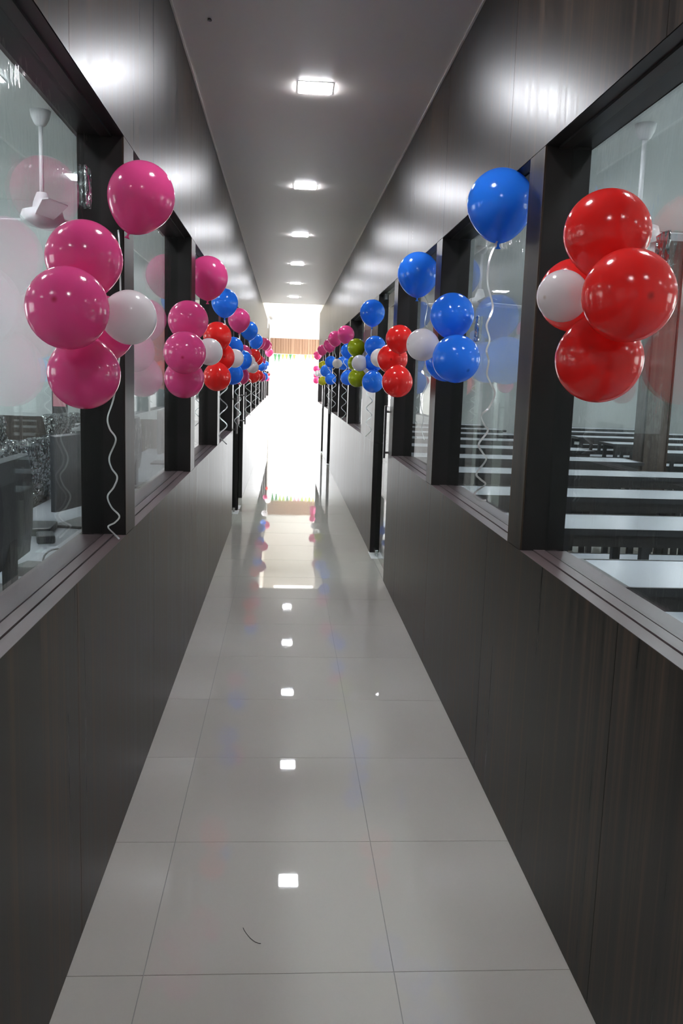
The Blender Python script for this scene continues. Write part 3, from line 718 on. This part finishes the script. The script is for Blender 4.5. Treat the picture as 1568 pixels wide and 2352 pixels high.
pl = [(1142, 553), (1127, 585), (1120, 620), (1120, 655), (1131, 700), (1126, 725), (1117, 748), (1124, 780), (1117, 805), (1122, 830), (1118, 859), (1126, 880), (1136, 905), (1122, 937), (1105, 954), (1111, 974), (1119.7, 990), (1099, 1020), (1108, 1040), (1116, 1056), (1094, 1087), (1102, 1100), (1114.6, 1112), (1098, 1125), (1089, 1136), (1100, 1149), (1116, 1149)]
ribbon([pix_y(x, y, p0.y - .02 - .1*min(1, i/8)) for i, (x, y) in enumerate(pl)], .0062, 'silver curling ribbon hanging from the lone nearest right blue balloon', GRB)
p0 = placed[(1, 1, 'float')][0]
pl = [(973, 677), (980, 690), (982, 700), (977, 730), (975, 745), (981, 757), (985, 790), (982, 830), (973, 850), (979, 868), (979, 885), (970, 905), (966, 930), (972, 960), (968, 985), (974, 1010)]
ribbon([pix_y(x, y, p0.y) for x, y in pl], .004, 'thin silver ribbon hanging from the lone second right blue balloon', GRB)
def hang(key, z_end, lb, amp=.022, n_=11, dx=0):
    p, r = placed[key]; zs = p.z - r*1.22; pts = []
    for i in range(n_+1):
        t = i/n_; z = zs + (z_end - zs)*t
        a = 0 if i == 0 else amp*(1 if i % 2 else -1)*min(1, t*3)
        pts.append((p.x + dx*t, p.y + .0 + a, z))
        pts[-1] = (p.x + dx*t + (a*.8 if key[0] < 0 else -a*.8), p.y - .02*min(1, t*4) + a*.5, z)
    ribbon(pts, .007, lb, GRB)
hang((-1, 2, 'float'), .98, 'silver curling ribbon below the lone third left blue balloon', .03, 13)
hang((-1, 3, 'float'), 1.0, 'silver curling ribbon below the lone fourth left pink balloon', .03, 13)
hang((-1, 4, 'float'), 1.02, 'silver curling ribbon below the lone fifth left blue balloon', .035, 13)
hang((-1, 5, 'float'), 1.05, 'silver curling ribbon below the lone sixth left blue balloon', .035, 13)
hang((-1, 6, 'float'), 1.1, 'silver curling ribbon below the lone seventh left pink balloon', .035, 11)
hang((1, 2, 'float'), 1.0, 'silver curling ribbon below the lone third right blue balloon', .025, 15)
hang((1, 3, 'float'), 1.0, 'silver curling ribbon below the lone fourth right pink balloon', .03, 13)
hang((1, 4, 'float'), 1.05, 'silver curling ribbon below the lone fifth right pink balloon', .03, 13)
hang((1, 5, 'float'), 1.05, 'silver curling ribbon below the lone sixth right pink balloon', .03, 11)

# clear tape patches holding the clusters to the glass
def tape(x, z, y, side, lb, sy=.03, sz=.05):
    bm = bmesh.new(); box(bm, -.002, .002, -sy, sy, -sz, sz); bmesh.ops.subdivide_edges(bm, edges=bm.edges, cuts=4, use_grid_fill=True); crumple(bm, .003, 5)
    tag(obj('tape_patch', bm, M['wrap'], loc=(x, y, z)), lb, 'tape', 'clear tape patches on the glass')
for key, side, lb in (((-1, 0, 'float'), -1, 'crumpled clear tape on the glass left of the lone nearest left pink balloon'), ((1, 0, 'top'), 1, 'crumpled clear tape on the glass right of the nearest right red balloons'), ((1, 1, 'top'), 1, 'crumpled clear tape on the glass right of the second right blue balloons')):
    p, r = placed[key]; tape((GL+.010 if side < 0 else GR-.010), p.z - (.0 if side < 0 else .06), p.y - r*(1.05 if side < 0 else .95), side, lb)

# ------------------------------------------------------------------ bunting under the lintel
bt = empty('bunting', (0, YB-.1, 2.09)); x = -.36; k = 0
FL = [mat('green_flag', (.10, .30, .12), .7), mat('lime_flag', (.45, .62, .12), .7), mat('pale_pink_flag', (.80, .45, .50), .7), mat('pale_yellow_flag', (.70, .66, .25), .7)]
bm = bmesh.new(); tube(bm, [(-.45, 0, .01), (.3, 0, 0), (1.15, 0, .01)], .004, 6); obj('string', bm, M['white_metal'], bt)
seq = [0, 0, 1, 1, 0, 1, 2, 2, 1, 3, 1, 3, 2, 1]
for c in seq:
    bm = bmesh.new(); hh = .27 if k < 2 else .20 - .004*k
    v = [bm.verts.new(q) for q in ((x, -.0015, 0), (x+.1, -.0015, 0), (x+.05, -.0015, -hh), (x, .0015, 0), (x+.1, .0015, 0), (x+.05, .0015, -hh))]
    for f in ((0, 2, 1), (3, 4, 5), (0, 1, 4, 3), (1, 2, 5, 4), (2, 0, 3, 5)): bm.faces.new([v[q] for q in f])
    obj('flag', bm, FL[c], bt); x += .107; k += 1
tag(bt, 'string of small green, lime and pink triangular flags under the wooden lintel', 'bunting')

# ------------------------------------------------------------------ security camera
e = empty('security_camera', (XL, 22.3, 2.93))
bm = bmesh.new(); box(bm, 0, .02, -.05, .05, -.28, -.05); obj('junction_box', bm, M['white_metal'], e, bevel=.004)
bm = bmesh.new(); tube(bm, [(0, 0, 0), (.07, 0, 0)], .014, 8); obj('arm', bm, M['white_metal'], e, True)
bm = bmesh.new(); lathe(bm, [(0, .03), (.06, .03), (.062, 0), (.055, -.03), (.035, -.06), (0, -.07)], 18, (.10, 0, 0)); obj('dome', bm, mat('grey_dome', (.4, .4, .4), .3), e, True)
tag(e, 'small grey dome security camera high on the far left wall', 'security camera')

# ------------------------------------------------------------------ thread on the floor
pts = []
for i in range(13):
    t = i/12; x = 558 + 41*t; y = 2132 + 36*math.sin(t*PI/2)**.8
    d = ray(x, y); tt = -EYE/d.z; pts.append((d.x*tt, d.y*tt, .0012))
bm = bmesh.new(); tube(bm, pts, .0009, 5)
tag(obj('thread', bm, mat('dark_thread', (.06, .055, .05), .8)), 'short curved dark thread lying on the floor tile in the foreground', 'thread')
